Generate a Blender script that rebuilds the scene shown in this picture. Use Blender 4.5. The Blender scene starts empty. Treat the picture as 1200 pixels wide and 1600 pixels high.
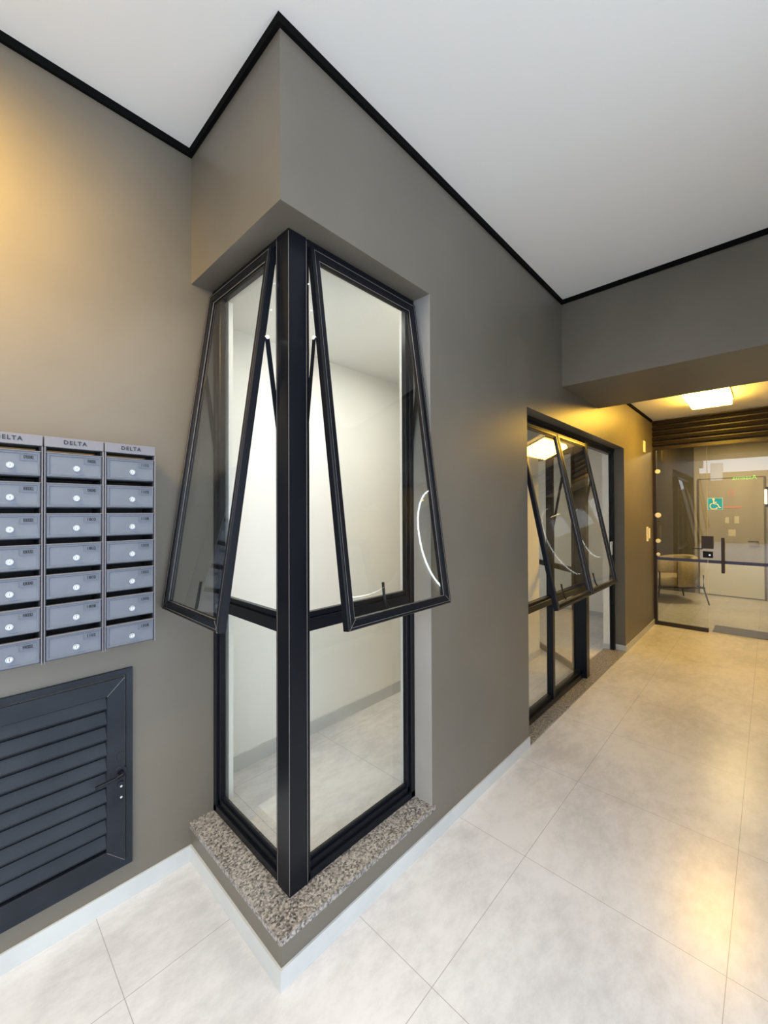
import bpy, bmesh, math, random
from mathutils import Vector, Matrix
random.seed(4)
C = bpy.context.scene.collection
S = bpy.context.scene
PI = math.pi

# ------------------------------------------------------------------ camera
YAW, PITCH, ROLL = map(math.radians, (43.401, 0.51, -0.226))
F = Vector((math.cos(YAW)*math.cos(PITCH), math.sin(YAW)*math.cos(PITCH), math.sin(PITCH)))
R = Vector((math.sin(YAW), -math.cos(YAW), 0)); U = R.cross(F)
R2 = math.cos(ROLL)*R + math.sin(ROLL)*U
U2 = -math.sin(ROLL)*R + math.cos(ROLL)*U
cd = bpy.data.cameras.new('camera'); cam = bpy.data.objects.new('camera', cd); C.objects.link(cam)
m = Matrix(((R2.x, U2.x, -F.x), (R2.y, U2.y, -F.y), (R2.z, U2.z, -F.z))).to_4x4()
m.translation = Vector((-0.696, -1.097, 1.459)); cam.matrix_world = m
cd.sensor_width = 36; cd.lens = 637.9/1600*36; cd.shift_y = -0.00357
cd.clip_start = 0.02; cd.clip_end = 200
S.camera = cam

# ------------------------------------------------------------------ world, lights, exposure
w = bpy.data.worlds.new('world'); S.world = w; w.use_nodes = True
bg = w.node_tree.nodes['Background']; bg.inputs[0].default_value = (0.77, 0.875, 1.0, 1); bg.inputs[1].default_value = 4.4
S.view_settings.view_transform = 'Standard'; S.view_settings.look = 'None'
S.view_settings.gamma = 1; S.view_settings.use_curve_mapping = False
S.view_settings.exposure = -0.12

def area(name, loc, size, power, col, rot=(0, 0, 0), sy=None, spread=None):
    l = bpy.data.lights.new(name, 'AREA'); l.energy = power; l.color = col; l.size = size
    if sy: l.shape = 'RECTANGLE'; l.size_y = sy
    if spread: l.spread = spread
    o = bpy.data.objects.new(name, l); o.location = loc; o.rotation_euler = rot; C.objects.link(o); return o
def spot(name, loc, target, power, col, ang, blend=1, rad=.05):
    l = bpy.data.lights.new(name, 'SPOT'); l.energy = power; l.color = col
    l.spot_size = math.radians(ang); l.spot_blend = blend; l.shadow_soft_size = rad
    o = bpy.data.objects.new(name, l); o.location = loc
    o.rotation_euler = (Vector(target)-Vector(loc)).to_track_quat('-Z', 'Y').to_euler(); C.objects.link(o); return o
WARM = (1.0, 0.62, 0.22)
spot('wall_washer_light', (-1.0, 0.26, 2.58), (-0.80, 0.685, 2.42), 105, (1, .60, .09), 118, 1, .06)
area('hall_light', (-1.6, -0.1, 2.93), .6, 62, (1, .73, .36), sy=.3)
area('office_fill', (1.0, 0.42, 2.47), 1.4, 16, (1, .95, .86), sy=.25)  # unseen fill, added to brighten the room behind the corner window
area('back_office_light', (3.9, 1.5, 2.47), .6, 10, (1, .93, .82))
area('lobby_fill', (7.3, -0.7, 2.58), .5, 52, (1, .72, .34))  # unseen fill, added to light the lobby and its armchair

# ------------------------------------------------------------------ materials
def mat(name, col, rough=.5, metal=0, spec=None, emit=None, es=0):
    m = bpy.data.materials.new(name); m.use_nodes = True
    b = m.node_tree.nodes['Principled BSDF']
    b.inputs['Base Color'].default_value = (*col, 1); b.inputs['Roughness'].default_value = rough
    b.inputs['Metallic'].default_value = metal
    if spec is not None: b.inputs['Specular IOR Level'].default_value = spec
    if emit: b.inputs['Emission Color'].default_value = (*emit, 1); b.inputs['Emission Strength'].default_value = es
    return m
def nn(m, t, **kw):
    n = m.node_tree.nodes.new(t)
    for k, v in kw.items(): setattr(n, k, v)
    return n
def lk(m, a, b): m.node_tree.links.new(a, b)
def noise_mix(m, c1, c2, scale, lo=.35, hi=.65, detail=6, stretch=(1, 1, 1), bump=0, bscale=None):
    b = m.node_tree.nodes['Principled BSDF']
    tc = nn(m, 'ShaderNodeTexCoord'); mp = nn(m, 'ShaderNodeMapping'); mp.inputs['Scale'].default_value = stretch
    lk(m, tc.outputs['Object'], mp.inputs[0])
    n = nn(m, 'ShaderNodeTexNoise'); n.inputs['Scale'].default_value = scale; n.inputs['Detail'].default_value = detail
    lk(m, mp.outputs[0], n.inputs['Vector'])
    r = nn(m, 'ShaderNodeValToRGB'); r.color_ramp.elements[0].position = lo; r.color_ramp.elements[1].position = hi
    r.color_ramp.elements[0].color = (*c1, 1); r.color_ramp.elements[1].color = (*c2, 1)
    lk(m, n.outputs['Fac'], r.inputs[0]); lk(m, r.outputs[0], b.inputs['Base Color'])
    if bump:
        n2 = nn(m, 'ShaderNodeTexNoise'); n2.inputs['Scale'].default_value = bscale or scale*8
        n2.inputs['Detail'].default_value = 3
        lk(m, mp.outputs[0], n2.inputs['Vector'])
        bp = nn(m, 'ShaderNodeBump'); bp.inputs['Strength'].default_value = bump; bp.inputs['Distance'].default_value = .002
        lk(m, n2.outputs['Fac'], bp.inputs['Height']); lk(m, bp.outputs[0], b.inputs['Normal'])
    return m, r
M = {}
M['paint'], _ = noise_mix(mat('taupe_satin_paint', (.14, .13, .11), .42, spec=.45), (.126, .112, .090), (.142, .126, .102), 2.5, detail=4, bump=.12, bscale=55)
M['ceil'] = mat('white_ceiling_paint', (.74, .73, .71), .9)
M['white'], _ = noise_mix(mat('white_wall_paint', (.8, .79, .75), .7), (.78, .77, .73), (.83, .82, .78), 1.5)
M['black'] = mat('black_aluminium', (.005, .006, .009), .28, spec=.2)
M['gap'] = mat('black_ceiling_profile', (.004, .004, .004), .9, spec=.05)
M['seal'] = mat('pale_edge_line', (.20, .18, .17), .4, .3)  # pale lines drawn along frame edges, beads and mitres
M['steel'] = mat('brushed_steel', (.75, .76, .77), .25, 1)
M['lockmetal'] = mat('satin_lock_metal', (.5, .52, .52), .3, 1)
M['chrome'] = mat('chrome', (.9, .9, .9), .15, 1)
M['whitep'] = mat('white_plastic', (.82, .8, .72), .35)
M['mail'] = noise_mix(mat('blue_grey_plastic', (.27, .30, .37), .42), (.10, .113, .145), (.115, .13, .165), 12, bump=.1, bscale=300)[0]
M['mailplate'] = mat('grey_label_plate', (.10, .115, .15), .5)
M['mailhead'] = mat('pale_grey_header', (.15, .15, .175), .45)
M['slot'] = mat('dark_slot_inside', (.015, .017, .02), .7)
M['ink'] = mat('black_ink', (.012, .013, .02), .6)
M['louver'], _ = noise_mix(mat('slate_blue_aluminium', (.03, .037, .05), .45, spec=.22), (.010, .013, .019), (.018, .022, .030), 5, bump=.2, bscale=160)
M['skirt'], _ = noise_mix(mat('porcelain_skirting', (.5, .5, .5), .35), (.47, .48, .475), (.55, .56, .55), 3)
M['blue'] = mat('navy_safety_stripe', (.03, .045, .18), .5)
M['cyan'] = mat('turquoise_sign', (.0, .36, 1.0), .5)
M['signw'] = mat('white_sign_ink', (.85, .85, .82), .5)
M['brown'] = mat('dark_brown_lock_case', (.016, .008, .006), .35)
M['slat'] = mat('dark_walnut_slat', (.012, .006, .004), .38, spec=.55)
M['fabric'], _ = noise_mix(mat('olive_tan_fabric', (.35, .29, .18), .85), (.42, .35, .22), (.5, .42, .28), 40)
M['chairmetal'] = mat('black_chair_metal', (.012, .01, .01), .4)
M['grey_door'], _ = noise_mix(mat('greige_door_laminate', (.42, .37, .28), .5), (.38, .33, .25), (.44, .39, .30), 3, stretch=(1, 1, .2))
M['pink'] = mat('pink_red_print', (.7, .3, .25), .5)
M['paper'] = mat('pale_paper', (.72, .66, .52), .6)
M['lobbywall'], _ = noise_mix(mat('beige_lobby_paint', (.45, .40, .31), .6), (.42, .37, .29), (.48, .43, .34), 2)
M['mat'] = noise_mix(mat('charcoal_mat', (.05, .045, .04), .9), (.045, .04, .035), (.09, .08, .07), 120)[0]
M['lamp'] = mat('warm_led_diffuser', (1, .9, .7), .5, emit=(1.0, .56, .06), es=66)
M['lampcore'] = mat('lamp_housing', (.8, .78, .7), .5)
M['halo'] = mat('cool_led_strip', (1, 1, 1), .5, emit=(.9, 1.0, 1.0), es=9)
M['mirror'] = mat('silvered_mirror', (.8, .82, .82), .03, 1)
M['asphalt'] = noise_mix(mat('street_paving', (.4, .4, .4), .8), (.36, .36, .35), (.45, .44, .43), 1)[0]
M['facade'] = mat('taupe_street_facade', (.22, .19, .15), .7)
M['facadew'] = mat('white_street_facade', (.8, .8, .78), .7)
M['green'] = mat('green_sign_letters', (.15, .6, .12), .5, emit=(.2, .9, .15), es=5)
M['olive'] = mat('olive_door_jamb', (.16, .13, .06), .5)

# glass: transparent body with fresnel mirror
def glass(name, tint, boost=1.0):
    m = bpy.data.materials.new(name); m.use_nodes = True; nt = m.node_tree; nt.nodes.clear()
    o = nt.nodes.new('ShaderNodeOutputMaterial'); t = nt.nodes.new('ShaderNodeBsdfTransparent')
    g = nt.nodes.new('ShaderNodeBsdfGlossy'); g.inputs['Roughness'].default_value = 0.0
    t.inputs[0].default_value = (*tint, 1)
    f = nt.nodes.new('ShaderNodeFresnel'); f.inputs[0].default_value = 1.5
    geo = nt.nodes.new('ShaderNodeNewGeometry')
    mul = nt.nodes.new('ShaderNodeMath'); mul.operation = 'MULTIPLY'; mul.use_clamp = True
    mul.inputs[1].default_value = boost
    # only the outward face mirrors; a thin pane has no total internal reflection
    inv = nt.nodes.new('ShaderNodeMath'); inv.operation = 'SUBTRACT'; inv.inputs[0].default_value = 1
    mu2 = nt.nodes.new('ShaderNodeMath'); mu2.operation = 'MULTIPLY'
    nt.links.new(f.outputs[0], mul.inputs[0]); nt.links.new(geo.outputs['Backfacing'], inv.inputs[1])
    nt.links.new(mul.outputs[0], mu2.inputs[0]); nt.links.new(inv.outputs[0], mu2.inputs[1])
    mx = nt.nodes.new('ShaderNodeMixShader')
    nt.links.new(mu2.outputs[0], mx.inputs[0]); nt.links.new(t.outputs[0], mx.inputs[1]); nt.links.new(g.outputs[0], mx.inputs[2])
    nt.links.new(mx.outputs[0], o.inputs[0]); return m
M['glass'] = glass('clear_window_glass', (.97, .985, .975), 1.7)
M['doorglass'] = glass('door_glass', (.86, .88, .86), 3.4)

# porcelain floor: 65.5 cm tiles, fine joints
def floor_mat():
    m = mat('grey_porcelain_tile', (.5, .5, .5), .22, spec=.5); b = m.node_tree.nodes['Principled BSDF']
    tc = nn(m, 'ShaderNodeTexCoord')
    n1 = nn(m, 'ShaderNodeTexNoise'); n1.inputs['Scale'].default_value = 1.3; n1.inputs['Detail'].default_value = 5; n1.inputs['Roughness'].default_value = .55
    lk(m, tc.outputs['Object'], n1.inputs['Vector'])
    mp = nn(m, 'ShaderNodeMapping'); mp.inputs['Scale'].default_value = (1.0, 1.7, 1); mp.inputs['Rotation'].default_value = (0, 0, .5)
    lk(m, tc.outputs['Object'], mp.inputs[0])
    n3 = nn(m, 'ShaderNodeTexNoise'); n3.inputs['Scale'].default_value = 9; n3.inputs['Detail'].default_value = 10; n3.inputs['Roughness'].default_value = .75
    lk(m, mp.outputs[0], n3.inputs['Vector'])
    av = nn(m, 'ShaderNodeMath', operation='MULTIPLY_ADD'); av.inputs[1].default_value = .5; lk(m, n1.outputs['Fac'], av.inputs[0])
    hv = nn(m, 'ShaderNodeMath', operation='MULTIPLY'); hv.inputs[1].default_value = .5; lk(m, n3.outputs['Fac'], hv.inputs[0]); lk(m, hv.outputs[0], av.inputs[2])
    r = nn(m, 'ShaderNodeValToRGB'); e = r.color_ramp.elements; r.color_ramp.interpolation = 'EASE'
    e[0].position = .36; e[0].color = (.48, .475, .485, 1); e[1].position = .62; e[1].color = (.63, .625, .635, 1)
    lk(m, av.outputs[0], r.inputs[0])
    sx = nn(m, 'ShaderNodeSeparateXYZ'); lk(m, tc.outputs['Object'], sx.inputs[0])
    def joint(sock, off, step=.655):
        a = nn(m, 'ShaderNodeMath', operation='ADD'); a.inputs[1].default_value = off + step*40; lk(m, sock, a.inputs[0])
        d = nn(m, 'ShaderNodeMath', operation='DIVIDE'); d.inputs[1].default_value = step; lk(m, a.outputs[0], d.inputs[0])
        f = nn(m, 'ShaderNodeMath', operation='FRACT'); lk(m, d.outputs[0], f.inputs[0])
        s = nn(m, 'ShaderNodeMath', operation='SUBTRACT'); s.inputs[1].default_value = .5; lk(m, f.outputs[0], s.inputs[0])
        ab = nn(m, 'ShaderNodeMath', operation='ABSOLUTE'); lk(m, s.outputs[0], ab.inputs[0])
        g = nn(m, 'ShaderNodeMath', operation='GREATER_THAN'); g.inputs[1].default_value = .5-.0017; lk(m, ab.outputs[0], g.inputs[0])
        return g
    gx = joint(sx.outputs['X'], -.32); gy = joint(sx.outputs['Y'], .33)
    mx = nn(m, 'ShaderNodeMath', operation='MAXIMUM'); lk(m, gx.outputs[0], mx.inputs[0]); lk(m, gy.outputs[0], mx.inputs[1])
    mix = nn(m, 'ShaderNodeMix', data_type='RGBA'); mix.inputs['B'].default_value = (.33, .32, .31, 1)
    lk(m, mx.outputs[0], mix.inputs['Factor']); lk(m, r.outputs[0], mix.inputs['A']); lk(m, mix.outputs['Result'], b.inputs['Base Color'])
    b.inputs['Roughness'].default_value = .27
    return m
M['floor'] = floor_mat()
def granite_mat():
    m = mat('grey_speckled_granite', (.4, .4, .4), .3); b = m.node_tree.nodes['Principled BSDF']
    tc = nn(m, 'ShaderNodeTexCoord')
    v = nn(m, 'ShaderNodeTexVoronoi'); v.inputs['Scale'].default_value = 165; lk(m, tc.outputs['Object'], v.inputs['Vector'])
    n = nn(m, 'ShaderNodeTexNoise'); n.inputs['Scale'].default_value = 90; n.inputs['Detail'].default_value = 4; lk(m, tc.outputs['Object'], n.inputs['Vector'])
    sp = nn(m, 'ShaderNodeSeparateColor'); lk(m, v.outputs['Color'], sp.inputs[0])
    ad = nn(m, 'ShaderNodeMath', operation='ADD'); lk(m, sp.outputs[0], ad.inputs[0]); lk(m, n.outputs['Fac'], ad.inputs[1])
    r = nn(m, 'ShaderNodeValToRGB'); e = r.color_ramp.elements
    e[0].position = .28; e[0].color = (.03, .03, .03, 1); e[1].position = .75; e[1].color = (.25, .23, .21, 1)
    x = e.new(1.0); x.color = (.38, .35, .32, 1)
    hf = nn(m, 'ShaderNodeMath', operation='MULTIPLY'); hf.inputs[1].default_value = .68; lk(m, ad.outputs[0], hf.inputs[0])
    lk(m, hf.outputs[0], r.inputs[0]); lk(m, r.outputs[0], b.inputs['Base Color']); return m
M['granite'] = granite_mat()

# ------------------------------------------------------------------ helpers
def box(bm, lo, hi, bev=0, seg=1):
    lo = Vector(lo); hi = Vector(hi)
    v = [bm.verts.new((x, y, z)) for z in (lo.z, hi.z) for y in (lo.y, hi.y) for x in (lo.x, hi.x)]
    q = [(0, 2, 3, 1), (4, 5, 7, 6), (0, 1, 5, 4), (2, 6, 7, 3), (0, 4, 6, 2), (1, 3, 7, 5)]
    fs = [bm.faces.new([v[i] for i in f]) for f in q]
    if bev:
        es = {e for f in fs for e in f.edges}
        bmesh.ops.bevel(bm, geom=list(es), offset=bev, segments=seg, affect='EDGES', profile=.5)
    return bm
def B(*boxes, bev=0):
    bm = bmesh.new()
    for lo, hi in boxes: box(bm, lo, hi, bev)
    return bm
def cyl(bm, p0, p1, r0, r1=None, n=20):
    r1 = r0 if r1 is None else r1
    p0, p1 = Vector(p0), Vector(p1); d = p1-p0
    mt = Matrix.Translation((p0+p1)/2) @ d.to_track_quat('Z', 'Y').to_matrix().to_4x4()
    bmesh.ops.create_cone(bm, cap_ends=True, segments=n, radius1=r0, radius2=r1, depth=d.length, matrix=mt)
    return bm
def tube(bm, pts, r, n=10):
    pts = [Vector(p) for p in pts]; rings = []
    for i, p in enumerate(pts):
        a = pts[max(i-1, 0)]; b = pts[min(i+1, len(pts)-1)]
        qt = (b-a).to_track_quat('Z', 'Y')
        rings.append([bm.verts.new(p + qt @ Vector((r*math.cos(2*PI*k/n), r*math.sin(2*PI*k/n), 0))) for k in range(n)])
    for a, b in zip(rings, rings[1:]):
        for k in range(n): bm.faces.new((a[k], a[(k+1) % n], b[(k+1) % n], b[k]))
    bm.faces.new(rings[0][::-1]); bm.faces.new(rings[-1]); return bm
def obj(name, bm, m, parent=None, smooth=False, **props):
    bmesh.ops.recalc_face_normals(bm, faces=bm.faces)
    me = bpy.data.meshes.new(name); bm.to_mesh(me); bm.free()
    for mm in (m if isinstance(m, (list, tuple)) else [m]): me.materials.append(mm)
    if smooth:
        for p in me.polygons: p.use_smooth = True
    o = bpy.data.objects.new(name, me); C.objects.link(o)
    if parent: o.parent = parent
    for k, v in props.items(): o[k] = v
    return o
def struct(name, bm, m, **kw): return obj(name, bm, m, kind='structure', **kw)
def frame_ring(x, z, r0, r1, y, n=24):
    bm = bmesh.new(); v = []
    for i in range(n):
        a = 2*PI*i/n; v.append([bm.verts.new((x+r*math.cos(a), yy, z+r*math.sin(a))) for r, yy in ((r0, y), (r1, y), (r1, y+.001), (r0, y+.001))])
    for i in range(n):
        A, Bq = v[i], v[(i+1) % n]
        for k in range(4): bm.faces.new((A[k], A[(k+1) % 4], Bq[(k+1) % 4], Bq[k]))
    return bm
def empty(name, loc=(0, 0, 0), rot=(0, 0, 0), parent=None, **props):
    o = bpy.data.objects.new(name, None); o.empty_display_size = .05; o.location = loc; o.rotation_euler = rot; C.objects.link(o)
    if parent: o.parent = parent
    for k, v in props.items(): o[k] = v
    return o
def frame_sweep(bm, W, H, prof):
    """mitred rectangular frame in local xz, from (0,0) to (W,-H); prof = closed list (u inward, y)"""
    cs = [(0, 0, 1, -1), (W, 0, -1, -1), (W, -H, -1, 1), (0, -H, 1, 1)]
    rings = [[bm.verts.new((x+sx*u, y, z+sz*u)) for u, y in prof] for x, z, sx, sz in cs]
    n = len(prof)
    for i in range(4):
        a, b = rings[i], rings[(i+1) % 4]
        for k in range(n): bm.faces.new((a[k], a[(k+1) % n], b[(k+1) % n], b[k]))
    return bm
def text_mesh(body, size, extrude=.0006, bold=0.0, space=1.0):
    cu = bpy.data.curves.new('letters', 'FONT'); cu.body = body; cu.size = size; cu.extrude = extrude
    cu.align_x = 'CENTER'; cu.align_y = 'CENTER'; cu.offset = bold; cu.space_character = space; cu.resolution_u = 3
    to = bpy.data.objects.new('letters', cu); C.objects.link(to)
    bpy.context.view_layer.update()
    me = bpy.data.meshes.new_from_object(to.evaluated_get(bpy.context.evaluated_depsgraph_get()))
    bpy.data.objects.remove(to); bpy.data.curves.remove(cu)
    return me
def text(name, body, size, loc, rot, m, parent=None, **kw):
    props = {k: kw.pop(k) for k in ('label',) if k in kw}
    me = text_mesh(body, size, **kw); me.materials.append(m)
    o = bpy.data.objects.new(name, me); C.objects.link(o); o.location = loc; o.rotation_euler = rot
    if parent: o.parent = parent
    for k, v in props.items(): o[k] = v
    return o

H = 3.0; D = .685; XR = .767; ZS = .16; ZR = 2.432; XW = 1.765; XW2 = 4.09; ZW = 2.112
XB, XB2, ZB = 2.365, 3.243, 2.37; XE = 5.55; ZC2 = 2.62; SK = .066; YO = -2.0
T = .15; T2 = .19
# ------------------------------------------------------------------ shell
struct('floor', B(((-3.2, -2.3, -.1), (9.2, 3.0, 0))), M['floor'])
struct('ceiling', B(((-3.2, -2.3, H), (XB, 1.2, H+.1))), M['ceil'])
struct('ceiling_corridor', B(((XB2, YO, ZC2), (9.2, 0, ZC2+.1))), M['ceil'])
# wall with the mailboxes, with a recess behind the mail cabinets
struct('wall_left', B(((-3.2, D, 0), (T, 1.10, H))), M['paint'])
# return wall (plane x=0) below and above the corner window, and the long wall (plane y=0)
struct('wall_return', B(((0, T, 0), (T, D, ZS-.02)), ((0, T, ZR), (T, D, H))), M['paint'])
struct('wall_front', B(((0, 0, 0), (XR, T, ZS-.02)), ((0, 0, ZR), (XR, T, H)), ((XR, 0, 0), (XW-.2, T, H)), ((XW-.2, 0, 0), (XW, T2, H)),
        ((XW, 0, ZW), (XW2, T2, H)), ((XW2, 0, 0), (XE+.04, T2, H))), M['paint'])
struct('wall_beam', B(((XB, YO, ZB), (XB2, 0, H))), M['paint'])
struct('wall_opposite', B(((.9, YO-.15, 0), (9.2, YO, H))), M['paint'])
# black reveal profile round the edge of the white ceiling
fy_ = .1; g = .014; zg = H-.03
bm = B(((-3.2, D-g, zg), (-g, D, H)), ((-g, 0, zg), (0, D, H)), ((-g, -g, zg), (XB-g, 0, H)), ((XB-g, YO, zg), (XB, 0, H)))
struct('trim_1', bm, M['gap'])
struct('trim_2', B(((XB2, -g, ZC2-.03), (XE-.1, 0, ZC2)), ), M['gap'])
M['lining'] = noise_mix(mat('pale_grey_lining', (.25, .24, .23), .6), (.25, .24, .23), (.28, .27, .26), 3)[0]
struct('trim_3', B(((XR-.003, .0, ZS), (XR, fy_-.002, ZR))), M['lining'])  # added thin lining that makes this reveal paler than the wall
# skirtings
s = .007
struct('baseboard_left', B(((-3.2, D-s, 0), (-s, D, SK))), M['skirt'])
struct('baseboard_return', B(((-s, -s, 0), (0, D, SK))), M['skirt'])
struct('baseboard_front', B(((0, -s, 0), (XW, 0, SK)), ((XW2, -s, 0), (XE-.03, 0, SK)), ((XW2-s, -s, 0), (XW2, .09, SK))), M['skirt'])
struct('baseboard_opposite', B(((.9, YO, 0), (XE, YO+s, SK))), M['skirt'])

# office behind the windows
struct('wall_office_back', B(((T, 1.11, 0), (1.83, 1.19, 2.5)), ((2.72, .62, 0), (3.42, .74, 2.5)), ((1.83, 2.3, 0), (5.5, 2.38, 2.5)), ((5.46, T2, 0), (5.54, 2.3, 2.5)),
        ((1.75, 1.19, 0), (1.83, 2.3, 2.5))), M['white'])
# white plaster on the room side of the street wall
lin = .006
struct('wall_office_lining', B(((XR-.03, .128, .17), (XR+.0, T+lin, ZR)), ((T, T, 0), (XR, T+lin, ZS-.02)), ((XR, T, 0), (XW-.2, T+lin, 2.5)),
        ((XW2-.05, .135, 0), (XW2, T2+lin, ZW)), ((XW2, T2, 0), (5.46, T2+lin, 2.5)), ((XW, T2, ZW), (XW2, T2+lin, 2.5)),
        ((.15, .128, ZR-.03), (XR-.03, T+lin, ZR)), ((.128, T+.01, ZR-.03), (T+lin, D, ZR)), ((T, D-.03, .17), (T+.02, D, ZR-.03)), ((T, D, 0), (T+lin, 1.10, 2.5))), M['white'])
struct('ceiling_office', B(((T, T, 2.5), (XE, 2.3, 2.56))), M['white'])
struct('baseboard_office', B(((T, 1.10, 0), (1.83, 1.11, SK+.02)), ((2.72, .61, 0), (3.43, .62, SK)), ((5.45, T2, 0), (5.46, 2.3, SK)), ((3.42, .61, 0), (3.43, .74, SK)),
        ((XW2-.058, .135, 0), (XW2-.05, T2+.01, SK))), M['skirt'])
struct('door_3', B(((1.83, 1.10, 0), (1.86, 1.20, 2.42)), ), M['olive'])

# granite sill of the corner window and threshold of the second one
o_ = .008
sill = B(((-o_, -o_, ZS-.02), (XR+.012, T-.01, ZS)), ((-o_, T-.01, ZS-.02), (T-.01, D+.0, ZS)))
obj('granite_sill', sill, M['granite'], label='L-shaped grey speckled granite sill under the corner window', category='window sill')
obj('granite_threshold', B(((XW, .0, .0), (XW2-.007, T2, .012))), M['granite'], label='granite floor strip under the far window and doorway', category='threshold')

# ------------------------------------------------------------------ window frames and sashes
SASH = [(0, 0), (0, -.024), (.004, -.028), (.009, -.028), (.011, -.025), (.030, -.025), (.034, -.018), (.036, 0)]
def sash(parent, W, Hh, loc, rz, ang, arms=True, latch=True, lab=None):
    root = empty('sash', loc, (-ang, 0, rz), parent)
    if lab: root['label'] = lab
    obj('sash_frame', frame_sweep(bmesh.new(), W, Hh, SASH), M['black'], root)
    # thin pale line along the glazing bead and the mitres
    bm = frame_sweep(bmesh.new(), W, Hh, [(.0095, -.0283), (.0105, -.0283), (.0105, -.027), (.0095, -.027)])
    frame_sweep(bm, W, Hh, [(.0355, -.0185), (.0368, -.0185), (.0368, -.0165), (.0355, -.0165)])
    for x, sx in ((0, 1), (W, -1)):
        a = Vector((x+sx*.001, -.0285, -Hh+.001)); b = Vector((x+sx*.034, -.0262, -Hh+.034)); tube(bm, [a, b], .0007, 5)
    obj('bead_line', bm, M['seal'], root, label='thin pale bead line')
    obj('glass_pane', B(((.03, -.013, -Hh+.03), (W-.03, -.008, -.03))), M['glass'], root)
    if latch:
        bm = B(((W*.5-.05, .0, -Hh+.012), (W*.5+.05, .012, -Hh+.032)), bev=.002)
        tube(bm, [(W*.42, .02, -Hh+.03), (W*.405, .024, -Hh+.05), (W*.40, .026, -Hh+.08), (W*.405, .027, -Hh+.13)], .0055, 8)
        obj('latch_handle', bm, M['black'], root)
    return root
def arm(root, p0, p1, m, dots=True, wd=.016):
    """flat friction-stay arm in world coordinates between two pivots, with bright rivets"""
    p0, p1 = Vector(p0), Vector(p1); d = (p1-p0); L = d.length
    e = empty('stay_arm', (0, 0, 0), parent=root)
    return p0, p1

win1 = empty('window_1', (0, 0, 0), kind='structure')
fy = .1     # face plane of the frames
def bar(*bx): return B(*bx, bev=.0015)
# corner post with stepped mouldings
bm = B(((fy-.012, fy-.012, ZS), (fy+.062, fy+.062, ZR)), bev=.002)
box(bm, (fy+.062, fy-.006, ZS), (fy+.078, fy+.04, ZR), .001)
box(bm, (fy-.006, fy+.062, ZS), (fy+.04, fy+.078, ZR), .001)
obj('corner_post', bm, M['black'], win1)
bm = bmesh.new()
for x, y in ((fy-.0125, fy-.0125), (fy+.0615, fy-.0125), (fy-.0125, fy+.0615)): box(bm, (x-.0006, y-.0006, ZS+.01), (x+.0008, y+.0008, ZR-.012))
obj('post_edge_line', bm, M['seal'], win1, label='pale edge line of the corner post')
def rails(nm, axis, a0, a1, z0, z1, zt):
    """outer frame in one wall: bottom, top, side and transom with rebates; axis 'x' runs along x at y=fy"""
    def bx(u0, u1, d0, d1, z0, z1):
        return ((u0, d0, z0), (u1, d1, z1)) if axis == 'x' else ((d0, u0, z0), (d1, u1, z1))
    fr = bar(bx(a0, a1, fy-.006, fy+.03, z0, z0+.030), bx(a0, a1, fy+.004, fy+.03, z0+.030, z0+.055), bx(a0, a1, fy+.012, fy+.028, z0+.055, z0+.066),
             bx(a0, a1, fy-.010, fy+.03, z1-.028, z1), bx(a0, a1, fy+.0, fy+.03, z1-.05, z1-.028),
             bx(a1-.026, a1, fy-.006, fy+.028, z0, z1), bx(a1-.044, a1-.026, fy+.004, fy+.028, z0, z1))
    obj('outer_frame', fr, M['black'], win1)
    tr = bar(bx(a0, a1-.03, fy-.003, fy+.028, zt, zt+.045), bx(a0, a1-.03, fy+.008, fy+.028, zt+.045, zt+.066))
    obj('transom', tr, M['black'], win1)
    obj('lower_pane', B(bx(a0, a1-.03, fy+.016, fy+.021, z0+.05, zt)), M['glass'], win1)
rails('r', 'x', fy+.07, XR-.003, ZS, ZR, 1.035)
rails('l', 'y', fy+.07, D, ZS, ZR, 1.035)
A1 = math.radians(8.2); SH = 1.335
s1 = sash(win1, .575, SH, (fy+.072, fy-.004, 2.395), 0, A1, lab='top-hung sash tilted out over the walkway')
s2 = sash(win1, .5, SH, (fy-.004, D-.015, 2.395), -PI/2, A1, lab='top-hung sash tilted out beside the mailboxes')
def stay(root, x, Ls, W, A, side):
    """friction stay: pivot on the sash stile Ls below the hinge, arm down to the jamb (sash-local coordinates)"""
    g0 = Vector((x, .004, -Ls))
    # jamb point lies below, in the plane of the outer frame -> rotate back into sash space
    v = Vector((0, 0.016, -(Ls*math.cos(A)+.42)))
    c, sn = math.cos(A), math.sin(A)
    wv = Vector((x, v.y*c - v.z*sn, v.y*sn + v.z*c))
    d = (wv-g0); L = d.length; bm = bmesh.new()
    box(bm, (-.0015, -.009, 0), (.0015, .009, L), .0004)
    bmesh.ops.transform(bm, matrix=Matrix.Translation(g0) @ d.to_track_quat('Z', 'X').to_matrix().to_4x4() @ Matrix.Rotation(PI/2, 4, 'Z'), verts=bm.verts)
    st = obj('stay_arm', bm, M['black'], root)
    bm = bmesh.new()
    for q, rr in ((g0, .007), (g0+Vector((0, 0, .1)), .0028), (g0+Vector((0, 0, .2)), .0028), (wv, .004), (wv+Vector((0, 0, -.03)), .003)):
        cyl(bm, q+Vector((-.004, 0, 0)), q+Vector((.004, 0, 0)), rr, n=12)
    obj('rivet', bm, M['signw'], st, label='small bright rivets')
for rt, W in ((s1, .575), (s2, .5)):
    stay(rt, -.003, .33, W, A1, 0); stay(rt, W+.003, .33, W, A1, 1)

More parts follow.
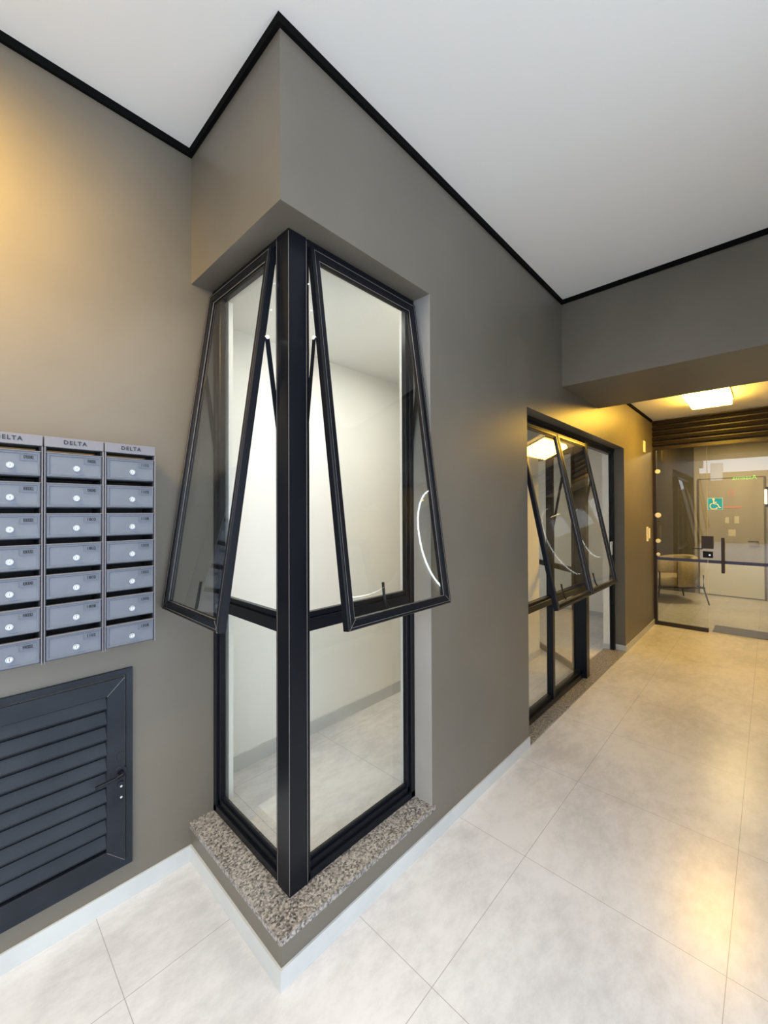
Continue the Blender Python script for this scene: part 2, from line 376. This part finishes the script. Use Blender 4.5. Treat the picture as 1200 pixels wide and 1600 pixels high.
# second window + glazed doorway
win2 = empty('window_2', (0, 0, 0), kind='structure')
zb = .012
fr = bar(((XW, fy-.006, zb), (3.1, fy+.05, zb+.04)), ((XW, fy+.01, zb+.04), (3.1, fy+.05, zb+.065)),
         ((XW, fy-.01, ZW-.03), (XW2, fy+.05, ZW)), ((XW, fy, ZW-.06), (XW2, fy+.05, ZW-.03)), ((XW, fy-.006, zb), (XW+.03, fy+.05, ZW)),
         ((XW2-.05, fy-.006, zb), (XW2, fy+.03, ZW)))
obj('outer_frame', fr, M['black'], win2)
obj('mullion', bar(((2.41, fy-.003, zb), (2.45, fy+.045, ZW-.05))), M['black'], win2)
obj('door_post', bar(((3.075, fy-.035, zb), (3.15, fy+.055, ZW-.05)), ), M['black'], win2)
obj('transom', bar(((XW+.02, fy, .76), (3.08, fy+.04, .805)), ((XW+.02, fy+.012, .805), (3.08, fy+.04, .825))), M['black'], win2)
obj('lower_pane', B(((XW+.02, fy+.02, zb+.05), (2.42, fy+.025, .77))), M['glass'], win2)
obj('lower_pane', B(((2.44, fy+.02, zb+.05), (3.08, fy+.025, .77))), M['glass'], win2)
A2 = math.radians(11.6); SH2 = 1.21
s3 = sash(win2, .655, SH2, (1.785, fy-.006, 2.045), 0, A2, lab='top-hung sash nearest the corner window')
s4 = sash(win2, .655, SH2, (2.445, fy-.006, 2.045), 0, A2, lab='top-hung sash beside the doorway')
for rt in (s3, s4): stay(rt, -.003, .33, .655, A2, 0); stay(rt, .658, .33, .655, A2, 1)
# glazed door leaf standing open into the office
leafA = math.atan2(.60, .52)
d2 = empty('door_2', (3.16, fy+.06, .0), (0, 0, leafA), kind='structure')
LW = .80; LH = 2.02
LEAF = [(0, 0), (0, .035), (.045, .035), (.05, .03), (.05, .005), (.045, 0)]
bm = bmesh.new(); frame_sweep(bm, LW, LH, LEAF); bmesh.ops.translate(bm, vec=(0, 0, LH+.02), verts=bm.verts)
obj('leaf_frame', bm, M['black'], d2)
obj('mid_rail', bar(((.045, 0, .90), (LW-.045, .035, .95))), M['black'], d2)
obj('glass_pane', B(((.045, .015, .07), (LW-.045, .02, LH-.03))), M['glass'], d2)
bm = bmesh.new(); tube(bm, [(LW-.10, 0, 1.12), (LW-.10, -.035, 1.14), (LW-.10, -.035, 1.38), (LW-.10, 0, 1.40)], .008)
obj('pull_handle', bm, M['whitep'], d2, label='pale pull handle')
# latch keeper on the far jamb
obj('strike_plate', bar(((XW2-.057, fy+.0, 1.0), (XW2-.05, fy+.024, 1.14)), ((XW2-.07, fy+.004, 1.06), (XW2-.057, fy+.016, 1.13))), M['steel'], win2)

# ------------------------------------------------------------------ mailboxes
YF = .555
COLS = [(-.339, -.181, ['1102', '1103', '1104', '1201', '1202', '1203', '1204'], 'right-hand column'),
        (-.499, -.342, ['903', '904', '1001', '1002', '1003', '1004', '1101'], 'middle column'),
        (-.661, -.502, ['704', '801', '802', '803', '804', '901', '902'], 'left-hand column')]
ZT = 1.702; ZH = 1.668; PIT = (1.668-.992)/7
def make_box():
    t = empty('mailbox', (0, 0, 0))
    Wd = .150; Hd = PIT; ft = YF
    # body with open slot at its top: bottom, sides, back, low front
    obj('body', B(((0, .006, 0), (.003, .13, Hd-.001)), ((Wd-.003, .006, 0), (Wd, .13, Hd-.001)), ((.003, .006, 0), (Wd-.003, .13, .003)), ((.003, .126, .003), (Wd-.003, .13, Hd-.001))), M['slot'], t)
    bm = bmesh.new()
    # door plate: pushed-in centre, raised rim, top edge leaning outward
    box(bm, (.001, -.002, .003), (Wd-.001, .006, Hd-.018), .0015)
    dr = obj('door', bm, M['mail'], t)
    bm = frame_sweep(bmesh.new(), Wd-.012, Hd-.032, [(0, -.002), (0, -.0045), (.002, -.0045), (.004, -.002)])
    bmesh.ops.translate(bm, vec=(.006, 0, Hd-.024), verts=bm.verts)
    obj('rim', bm, M['mail'], dr)
    bm = B(((.0, -.006, Hd-.0195), (Wd, .008, Hd-.0165)), bev=.001)
    obj('slot_lip', bm, M['mailhead'], t)
    bm = frame_sweep(bmesh.new(), .043, .020, [(0, -.002), (0, -.0045), (.0018, -.0045), (.0018, -.002)])
    bmesh.ops.translate(bm, vec=(.098, 0, Hd-.0275), verts=bm.verts)
    box(bm, (.0995, -.003, Hd-.046), (.1395, -.002, Hd-.029))
    obj('number_frame', bm, M['mailplate'], t)
    bm = bmesh.new(); cyl(bm, (.078, -.002, .032), (.078, -.008, .032), .0095, .0088, 24); cyl(bm, (.078, -.008, .032), (.078, -.0115, .032), .006, .0052, 20)
    lo = obj('lock', bm, M['lockmetal'], t, smooth=False)
    bm = frame_ring(.078, .032, .0068, .0078, -.0083)
    obj('lock_groove', bm, M['slot'], lo)
    obj('keyhole', B(((.0772, -.0122, .028), (.0788, -.0114, .036))), M['ink'], lo)
    return t
def copy_tree(o, parent=None):
    c = o.copy(); C.objects.link(c); c.parent = parent
    for ch in list(o.children): copy_tree(ch, c)
    return c
proto = make_box(); first = True
for x0, x1, nums, cn in COLS:
    rk = empty('mailbox_rack', ((x0+x1)/2, D, .985), label=f'grey upright rack with black letters on its header, holding the {cn} of mailboxes', category='mailbox rack', group='mailbox racks on the wall')
    L = Matrix.Translation((-(x0+x1)/2, -D, -.985))
    def rel(bm): bmesh.ops.transform(bm, matrix=L, verts=bm.verts); return bm
    obj('header', rel(B(((x0, YF-.003, ZH+.001), (x1, YF+.1, ZT)), bev=.0012)), M['mailhead'], rk)
    obj('side_rail', rel(B(((x0, YF-.006, .988), (x0+.0035, D, ZH)), bev=.0008)), M['mailhead'], rk)
    obj('side_rail', rel(B(((x1-.0035, YF-.006, .988), (x1, D, ZH)), bev=.0008)), M['mailhead'], rk)
    tt = text('header_lettering', 'DELTA', .0175, ((x0+x1)/2-(x0+x1)/2, YF-.0036-D, (ZH+ZT)/2+.0015-.985), (PI/2, 0, 0), M['ink'], rk, bold=.0004, space=1.25, label='black lettering on the header')
    RN = ['topmost', 'second from the top', 'third from the top', 'middle one', 'third from the bottom', 'second from the bottom', 'lowest']
    for i, nmb in enumerate(nums):
        t = proto if first else copy_tree(proto); first = False
        t.location = (x0+.0045, YF, ZH-PIT*(i+1)+.0005); sc = (x1-x0-.009)/.150; t.scale = (sc, 1, 1)
        t['label'] = f'blue-grey mailbox {nmb}, {RN[i]} in the {cn} on the wall'; t['category'] = 'mailbox'; t['group'] = 'numbered mailboxes'
        text('number', nmb, .0135, (.1195, -.0036, PIT-.0376), (PI/2, 0, 0), M['ink'], t, extrude=.0004, bold=.00012)

# ------------------------------------------------------------------ louvred service door under the mailboxes
X1, X0, Z0, Z1 = -.221, -1.05, .137, .872
lv = empty('louvered_door', (X1, D, Z0), label='dark slate louvered metal service door under the mailboxes', category='service door')
def relv(bm): bmesh.ops.translate(bm, vec=(-X1, -D, -Z0), verts=bm.verts); return bm
bm = frame_sweep(bmesh.new(), X1-X0, Z1-Z0, [(0, 0), (0, -.012), (.022, -.010), (.024, 0)])
bmesh.ops.translate(bm, vec=(X0, D, Z1), verts=bm.verts); obj('outer_frame', relv(bm), M['louver'], lv)
bm = frame_sweep(bmesh.new(), X1-X0-.054, Z1-Z0-.054, [(0, 0), (0, -.018), (.056, -.018), (.058, -.015), (.058, 0)])
bmesh.ops.translate(bm, vec=(X0+.027, D, Z1-.027), verts=bm.verts); obj('leaf_frame', relv(bm), M['louver'], lv)
zt = Z1-.085; zb_ = Z0+.085; n = 10; p = (zt-zb_)/n
for i in range(n):
    z = zt-i*p; bm = bmesh.new()
    xs = (X0+.083, X1-.083)
    prof = [(-.002, z), (-.004, z-.004), (-.016, z-p*.66), (-.016, z-p*.74), (-.004, z-p*.93), (-.001, z-p*.9)]
    a = [bm.verts.new((xs[0], D+y, zz)) for y, zz in prof]; b = [bm.verts.new((xs[1], D+y, zz)) for y, zz in prof]
    for k in range(6): bm.faces.new((a[k], a[(k+1) % 6], b[(k+1) % 6], b[k]))
    bm.faces.new(a); bm.faces.new(b[::-1]); obj('louver_slat', relv(bm), M['louver'], lv)
obj('back_panel', relv(B(((X0+.08, D-.001, Z0+.08), (X1-.08, D-.0004, Z1-.08)))), M['gap'], lv)
bm = frame_sweep(bmesh.new(), X1-X0-.05, Z1-Z0-.05, [(0, -.0122), (0.0007, -.0122), (.0007, -.011), (0, -.011)])
bmesh.ops.translate(bm, vec=(X0+.025, D, Z1-.025), verts=bm.verts)
for sx, zz, sz in ((1, Z1, -1), (1, Z0, 1)):
    tube(bm, [(X1-.028, D-.0185, zz+sz*.028), (X1-.084, D-.0185, zz+sz*.084)], .0009, 5)
obj('mitre_line', relv(bm), M['seal'], lv, label='pale mitre joint lines')
bm = bmesh.new(); hx, hz = -.262, .497
cyl(bm, (hx, D-.018, hz), (hx, D-.045, hz), .010); tube(bm, [(hx, D-.045, hz), (hx-.02, D-.05, hz-.001), (hx-.085, D-.05, hz-.006)], .0055)
hd = obj('handle', relv(bm), M['black'], lv)
bm = bmesh.new(); cyl(bm, (hx, D-.018, hz), (hx, D-.022, hz), .021, .019, 24); cyl(bm, (hx, D-.018, hz-.045), (hx, D-.024, hz-.045), .012, .011, 20)
cyl(bm, (hx, D-.018, hz+.06), (hx, D-.0205, hz+.06), .014, .013, 20)
obj('escutcheon', relv(bm), M['louver'], lv)
bm = bmesh.new()
for dz in (-.05, -.09): cyl(bm, (hx, D-.018, hz+dz), (hx, D-.027, hz+dz), .004, n=10)
obj('key_cylinder', relv(bm), M['steel'], lv)

# ------------------------------------------------------------------ glass entrance front at the end
dr = empty('door_1', (XE, 0, 0), kind='structure')
def E(*bx): return B(*[((lo[0]-XE, lo[1], lo[2]), (hi[0]-XE, hi[1], hi[2])) for lo, hi in bx], bev=.0015)
DY = -.548; DY2 = -1.55
obj('side_frame', E(((XE-.03, -.035, 0), (XE+.03, -.001, 2.24))), M['brown'], dr)
obj('bottom_rail', E(((XE-.02, DY, 0), (XE+.02, -.035, .045))), M['brown'], dr)
obj('head_rail', E(((XE-.02, YO, 2.24), (XE+.02, -.001, 2.28))), M['brown'], dr)
obj('sidelight_pane', B(((-.005, DY+.003, .045), (.005, -.035, 2.24))), M['doorglass'], dr)
obj('door_pane', B(((-.005, DY2, .012), (.005, DY-.004, 2.235))), M['doorglass'], dr)
obj('fixed_pane', B(((-.005, YO+.001, .012), (.005, DY2-.004, 2.235))), M['doorglass'], dr)
obj('safety_stripe', B(((-.0065, DY+.003, .832), (-.0052, -.036, .868))), M['blue'], dr, label='navy blue safety stripe')
obj('safety_stripe', B(((-.0065, DY2, .832), (-.0052, DY-.004, .868))), M['blue'], dr, label='navy blue safety stripe')
obj('lock_case', E(((XE-.045, -.604, 1.005), (XE-.006, -.492, 1.155))), M['brown'], dr)
lc = obj('lock_plate', E(((XE-.03, -.598, .895), (XE-.006, -.503, .972))), M['black'], dr)
bm = bmesh.new(); cyl(bm, (-.03, -.568, .93), (-.038, -.568, .93), .010); obj('key_cylinder', bm, M['chrome'], lc)
obj('strike_rod', E(((XE-.02, -.50, .992), (XE-.008, -.40, 1.004))), M['brown'], dr)
bm = bmesh.new(); box(bm, (-.06, -.707, .725), (-.035, -.677, 1.14), .004)
for z in (.78, 1.085): cyl(bm, (-.04, -.692, z), (-.004, -.692, z), .008)
obj('pull_handle', bm, M['brown'], dr)
for z, r in ((1.963, .030), (1.404, .034), (1.075, .028), (.903, .022)):
    bm = bmesh.new(); cyl(bm, (-.03, -.052, z), (-.04, -.052, z), r, r*.8, 24); obj('pale_disc', bm, M['signw'], dr, label='round pale disc')  # row of pale discs down the edge of the sidelight
# accessibility sign on the door glass
sg = empty('accessibility_sign', (XE-.006, -.622, 1.54), label='turquoise wheelchair sign stuck on the glass entrance door', category='sign')
obj('sign_panel', B(((-.0025, -.073, -.072), (0, .073, .072))), M['cyan'], sg)
bm = frame_sweep(bmesh.new(), .138, .136, [(0, -.0001), (0, .0007), (.003, .0007), (.003, -.0001)])
# symbol is drawn in the y,z plane, seen from -x : picture-right = -y
def yz(bm, pts, r):
    tube(bm, [(-.0032, -a, b) for a, b in pts], r, 6)
bm.free(); bm = bmesh.new()
cyl(bm, (-.0025, .014, .052), (-.0038, .014, .052), .012, n=20)
yz(bm, [(-.014, .038), (-.012, .0), (.022, -.004), (.040, -.046), (.056, -.042)], .0062)
yz(bm, [(-.012, .020), (.016, .018)], .005)
yz(bm, [(-.012+.036*math.cos(a), -.026+.036*math.sin(a)) for a in [math.radians(110+i*12) for i in range(20)]], .0055)
bmesh.ops.scale(bm, vec=(.35, 1, 1), space=Matrix.Translation((.0028, 0, 0)), verts=bm.verts)
obj('wheelchair_symbol', bm, M['signw'], sg, label='white wheelchair symbol')
bm = B(*[((-.0031, s0, z0), (-.0024, s1_, z1_)) for s0, s1_, z0, z1_ in ((-.070, .070, .066, .069), (-.070, .070, -.069, -.066), (-.070, -.067, -.069, .069), (.067, .070, -.069, .069))])
obj('sign_border', bm, M['signw'], sg)
# slatted band above the glass
bm = B(((XE-.01, YO, 2.28), (XE+.03, 0, ZC2)))
sb = obj('slatted_panel', bm, M['slat'], label='dark brown slatted timber band above the glass entrance', category='wall panel')
for i in range(5):
    z = 2.295+i*.066
    bm = bmesh.new(); prof = [(-.01, z), (-.05, z), (-.062, z+.012), (-.05, z+.042), (-.01, z+.046)]
    a = [bm.verts.new((XE+x, YO, zz)) for x, zz in prof]; b = [bm.verts.new((XE+x, -.001, zz)) for x, zz in prof]
    for k in range(5): bm.faces.new((a[k], a[(k+1) % 5], b[(k+1) % 5], b[k]))
    bm.faces.new(a); bm.faces.new(b[::-1]); obj('slat', bm, M['slat'], sb)
# wall plates by the entrance
obj('wall_plate', B(((4.98, -.010, 2.165), (5.06, 0, 2.30)), bev=.002), M['whitep'], label='small pale rectangular plate high on the wall near the glass entrance', category='wall plate')
wp = empty('intercom', (5.15, 0, 1.09), label='slim cream intercom plate at hand height beside the glass entrance', category='intercom')
obj('plate', B(((-.045, -.012, 0), (.03, 0, .175)), bev=.002), M['whitep'], wp)
obj('side_unit', B(((.042, -.02, .03), (.09, 0, .155)), bev=.002), M['whitep'], wp)

# ceiling lamp of the corridor
lp = empty('ceiling_lamp', (4.45, -.66, ZC2), label='bright rectangular warm lamp on the corridor ceiling', category='ceiling lamp')
obj('housing', B(((-.36, -.175, -.02), (.36, .175, 0))), M['lampcore'], lp)
obj('diffuser', B(((-.35, -.165, -.07), (.35, .165, -.02)), bev=.006), M['lamp'], lp)

# ------------------------------------------------------------------ lobby behind the glass
XL = 8.37
struct('wall_lobby_back', B(((XL, YO, 0), (XL+.1, -.12, ZC2))), M['lobbywall'])
struct('wall_lobby_left', B(((XL, -.12, 0), (XL+.1, 1.2, ZC2))), M['paint'])  # dimness of this lobby side put into a darker paint
struct('wall_lobby_side', B(((XE+.04, .95, 0), (XL, 1.05, ZC2))), M['paint'])  # dark paint here too, in place of the lobby's dimness
struct('ceiling_lobby', B(((XE+.04, 0, ZC2), (XL, .95, ZC2+.1))), M['ceil'])
obj('entrance_mat', B(((XE+.06, -1.9, 0), (XE+.42, DY-.03, .008))), M['mat'], label='dark grey mat on the floor behind the glass entrance', category='mat')
ld = empty('door_4', (XL, 0, 0), kind='structure')
obj('leaf', B(((-.035, -1.025, .012), (0, -.19, 2.0)), bev=.002), M['grey_door'], ld)
obj('kick_panel', B(((-.04, -1.02, .02), (-.035, -.195, .55))), M['whitep'], ld, label='pale lower panel')
obj('door_frame', B(((-.03, -.188, 0), (0, -.17, 2.02)), ((-.03, -1.045, 0), (0, -1.027, 2.02)), ((-.03, -1.027, 2.002), (0, -.188, 2.02))), M['olive'], ld)
bm = bmesh.new(); tube(bm, [(-.036, -.95, .95), (-.08, -.95, .95), (-.085, -.93, .95), (-.085, -.83, .95)], .009); obj('handle', bm, M['brown'], ld)
bm = frame_sweep(bmesh.new(), .085, .085, [(0, 0), (0, -.003), (.012, -.003), (.012, 0)])
bmesh.ops.rotate(bm, matrix=Matrix.Rotation(-PI/2, 3, 'Z'), verts=bm.verts)
nt_ = empty('number_plate', (XL-.036, -.625, 1.755), label='small pink framed number plate high on the lobby door', category='number plate')
bmesh.ops.translate(bm, vec=(0, .0425, .0425), verts=bm.verts); obj('frame', bm, M['pink'], nt_)
text('number', '3', .06, (-.003, 0, 0), (PI/2, 0, -PI/2), M['pink'], nt_)
obj('pink_bar', B(((XL-.039, -.753, 1.50), (XL-.035, -.53, 1.535))), M['pink'], label='thin pink strip across the middle of the lobby door', category='sticker')
for (y0, y1, z0, z1, lb) in ((-.59, -.54, 1.245, 1.345, 'pale notice on the lobby door, nearer the armchair'), (-.72, -.66, 1.245, 1.365, 'pale notice on the lobby door, nearer the handle'), (-.675, -.58, 1.03, 1.14, 'square pale notice on the lobby door, lowest of the three')):
    obj('notice', B(((XL-.037, y0, z0), (XL-.035, y1, z1))), M['paper'], label=lb, category='notice', group='notices on the lobby door')
ws = empty('wall_lamp', (XL, -1.05, 1.68), label='slim lit wall lamp beside the top of the lobby door', category='wall lamp')
obj('back_plate', B(((-.01, -.03, -.16), (0, .03, .16))), M['brown'], ws)
obj('lamp_tube', B(((-.05, -.018, -.12), (-.01, .018, .12)), bev=.006), mat('cream_lit_tube', (1, .95, .8), .4, emit=(1, .85, .6), es=2), ws)

# armchair: shell back, seat cushion, four thin metal legs
ch = empty('armchair', (7.42, .10, 0), (0, 0, math.radians(34)), label='olive tan upholstered armchair with thin black metal legs behind the glass', category='armchair')
def shell(th, r0, z0, z1, a0, a1, n=18):
    bm = bmesh.new(); rows = []
    for i in range(n+1):
        t = i/n; a = a0+(a1-a0)*t; zt_ = z0+(z1-z0)*(.86+.14*math.sin(PI*t))
        ring = []
        for r, z in ((r0-th, z0), (r0, z0), (r0+.02, (z0+zt_)/2), (r0+.015, zt_-.02), (r0-.02, zt_), (r0-th-.01, zt_-.02), (r0-th, (z0+zt_)/2)):
            ring.append(bm.verts.new((r*math.cos(a), r*.95*math.sin(a), z)))
        rows.append(ring)
    for A_, B_ in zip(rows, rows[1:]):
        for k in range(7): bm.faces.new((A_[k], A_[(k+1) % 7], B_[(k+1) % 7], B_[k]))
    bm.faces.new(rows[0]); bm.faces.new(rows[-1][::-1]); return bm
obj('backrest', shell(.07, .36, .27, .74, math.radians(-190), math.radians(10)), M['fabric'], ch, smooth=True)
bm = bmesh.new(); box(bm, (-.28, -.26, .27), (.28, .34, .41), .04, 3); obj('seat', bm, M['fabric'], ch, smooth=True)
obj('seat_rail', B(((-.33, -.33, .245), (.33, -.31, .265)), ((-.33, .30, .245), (.33, .32, .265)), ((-.33, -.31, .245), (-.31, .30, .265)), ((.31, -.31, .245), (.33, .30, .265))), M['chairmetal'], ch)
for sx in (-1, 1):
    for sy in (-1, 1):
        bm = bmesh.new(); tube(bm, [(sx*.32, sy*.31, .50 if sy > 0 else .46), (sx*.32, sy*.31, .26), (sx*.35, sy*.37, 0)], .011); obj('leg', bm, M['chairmetal'], ch)

# ------------------------------------------------------------------ backlit mirrors on the opposite wall
def blob(cx, cz, rx, rz, dep, y0, sc=1, ph=0):
    bm = bmesh.new(); n = 64; pts = []
    for i in range(n):
        a = 2*PI*i/n; k = 1+.05*math.sin(2*a+ph)+.04*math.sin(3*a+1+ph)
        pts.append((cx+rx*sc*k*math.cos(a), cz+rz*sc*k*math.sin(a)))
    f = [bm.verts.new((x, y0, z)) for x, z in pts]; b = [bm.verts.new((x, y0+dep, z)) for x, z in pts]
    bm.faces.new(f); bm.faces.new(b[::-1])
    for i in range(n): bm.faces.new((f[i], f[(i+1) % n], b[(i+1) % n], b[i]))
    return bm
for cx, cz, rx, rz, ph, lb in ((3.68, 1.68, .66, .68, .4, 'backlit rounded mirror on the far wall, nearer the glass entrance, seen mirrored in the window'),
                           (1.95, 1.75, .62, .60, 2.0, 'backlit rounded mirror on the far wall, opposite the corner window')):
    e = empty('wall_mirror', (cx, YO, cz), label=lb, category='mirror', group='backlit mirrors')
    obj('mirror_glass', blob(0, 0, rx, rz, .01, .035, 1, ph), M['mirror'], e)
    obj('light_strip', blob(0, 0, rx, rz, .012, .015, 1.014, ph), M['halo'], e, label='cool white light strip')
    obj('backing', blob(0, 0, rx, rz, .014, .0, .93, ph), M['slot'], e)

# ------------------------------------------------------------------ street outside the open end (seen only in reflections)
struct('floor_street', B(((-24, -20, -.12), (-3.2, 14, -.02))), M['asphalt'])
FZ, TY, TZ = 3.25, -.26, 2.96
bf = empty('shop_front', (-13, -3, 0), label='taupe shop front across the street, mirrored in the glass entrance', category='building')
obj('facade', B(((-.3, -9, 0), (0, 9, FZ))), M['facade'], bf)
text('shop_lettering', 'Assema', .27, (.03, TY+3, TZ), (PI/2, 0, PI/2), M['green'], bf, extrude=.02)
obj('column', B(((-.3, 3.5, 2.88), (.04, 3.95, 3.7))), M['facadew'], bf, label='white pier on the facade')
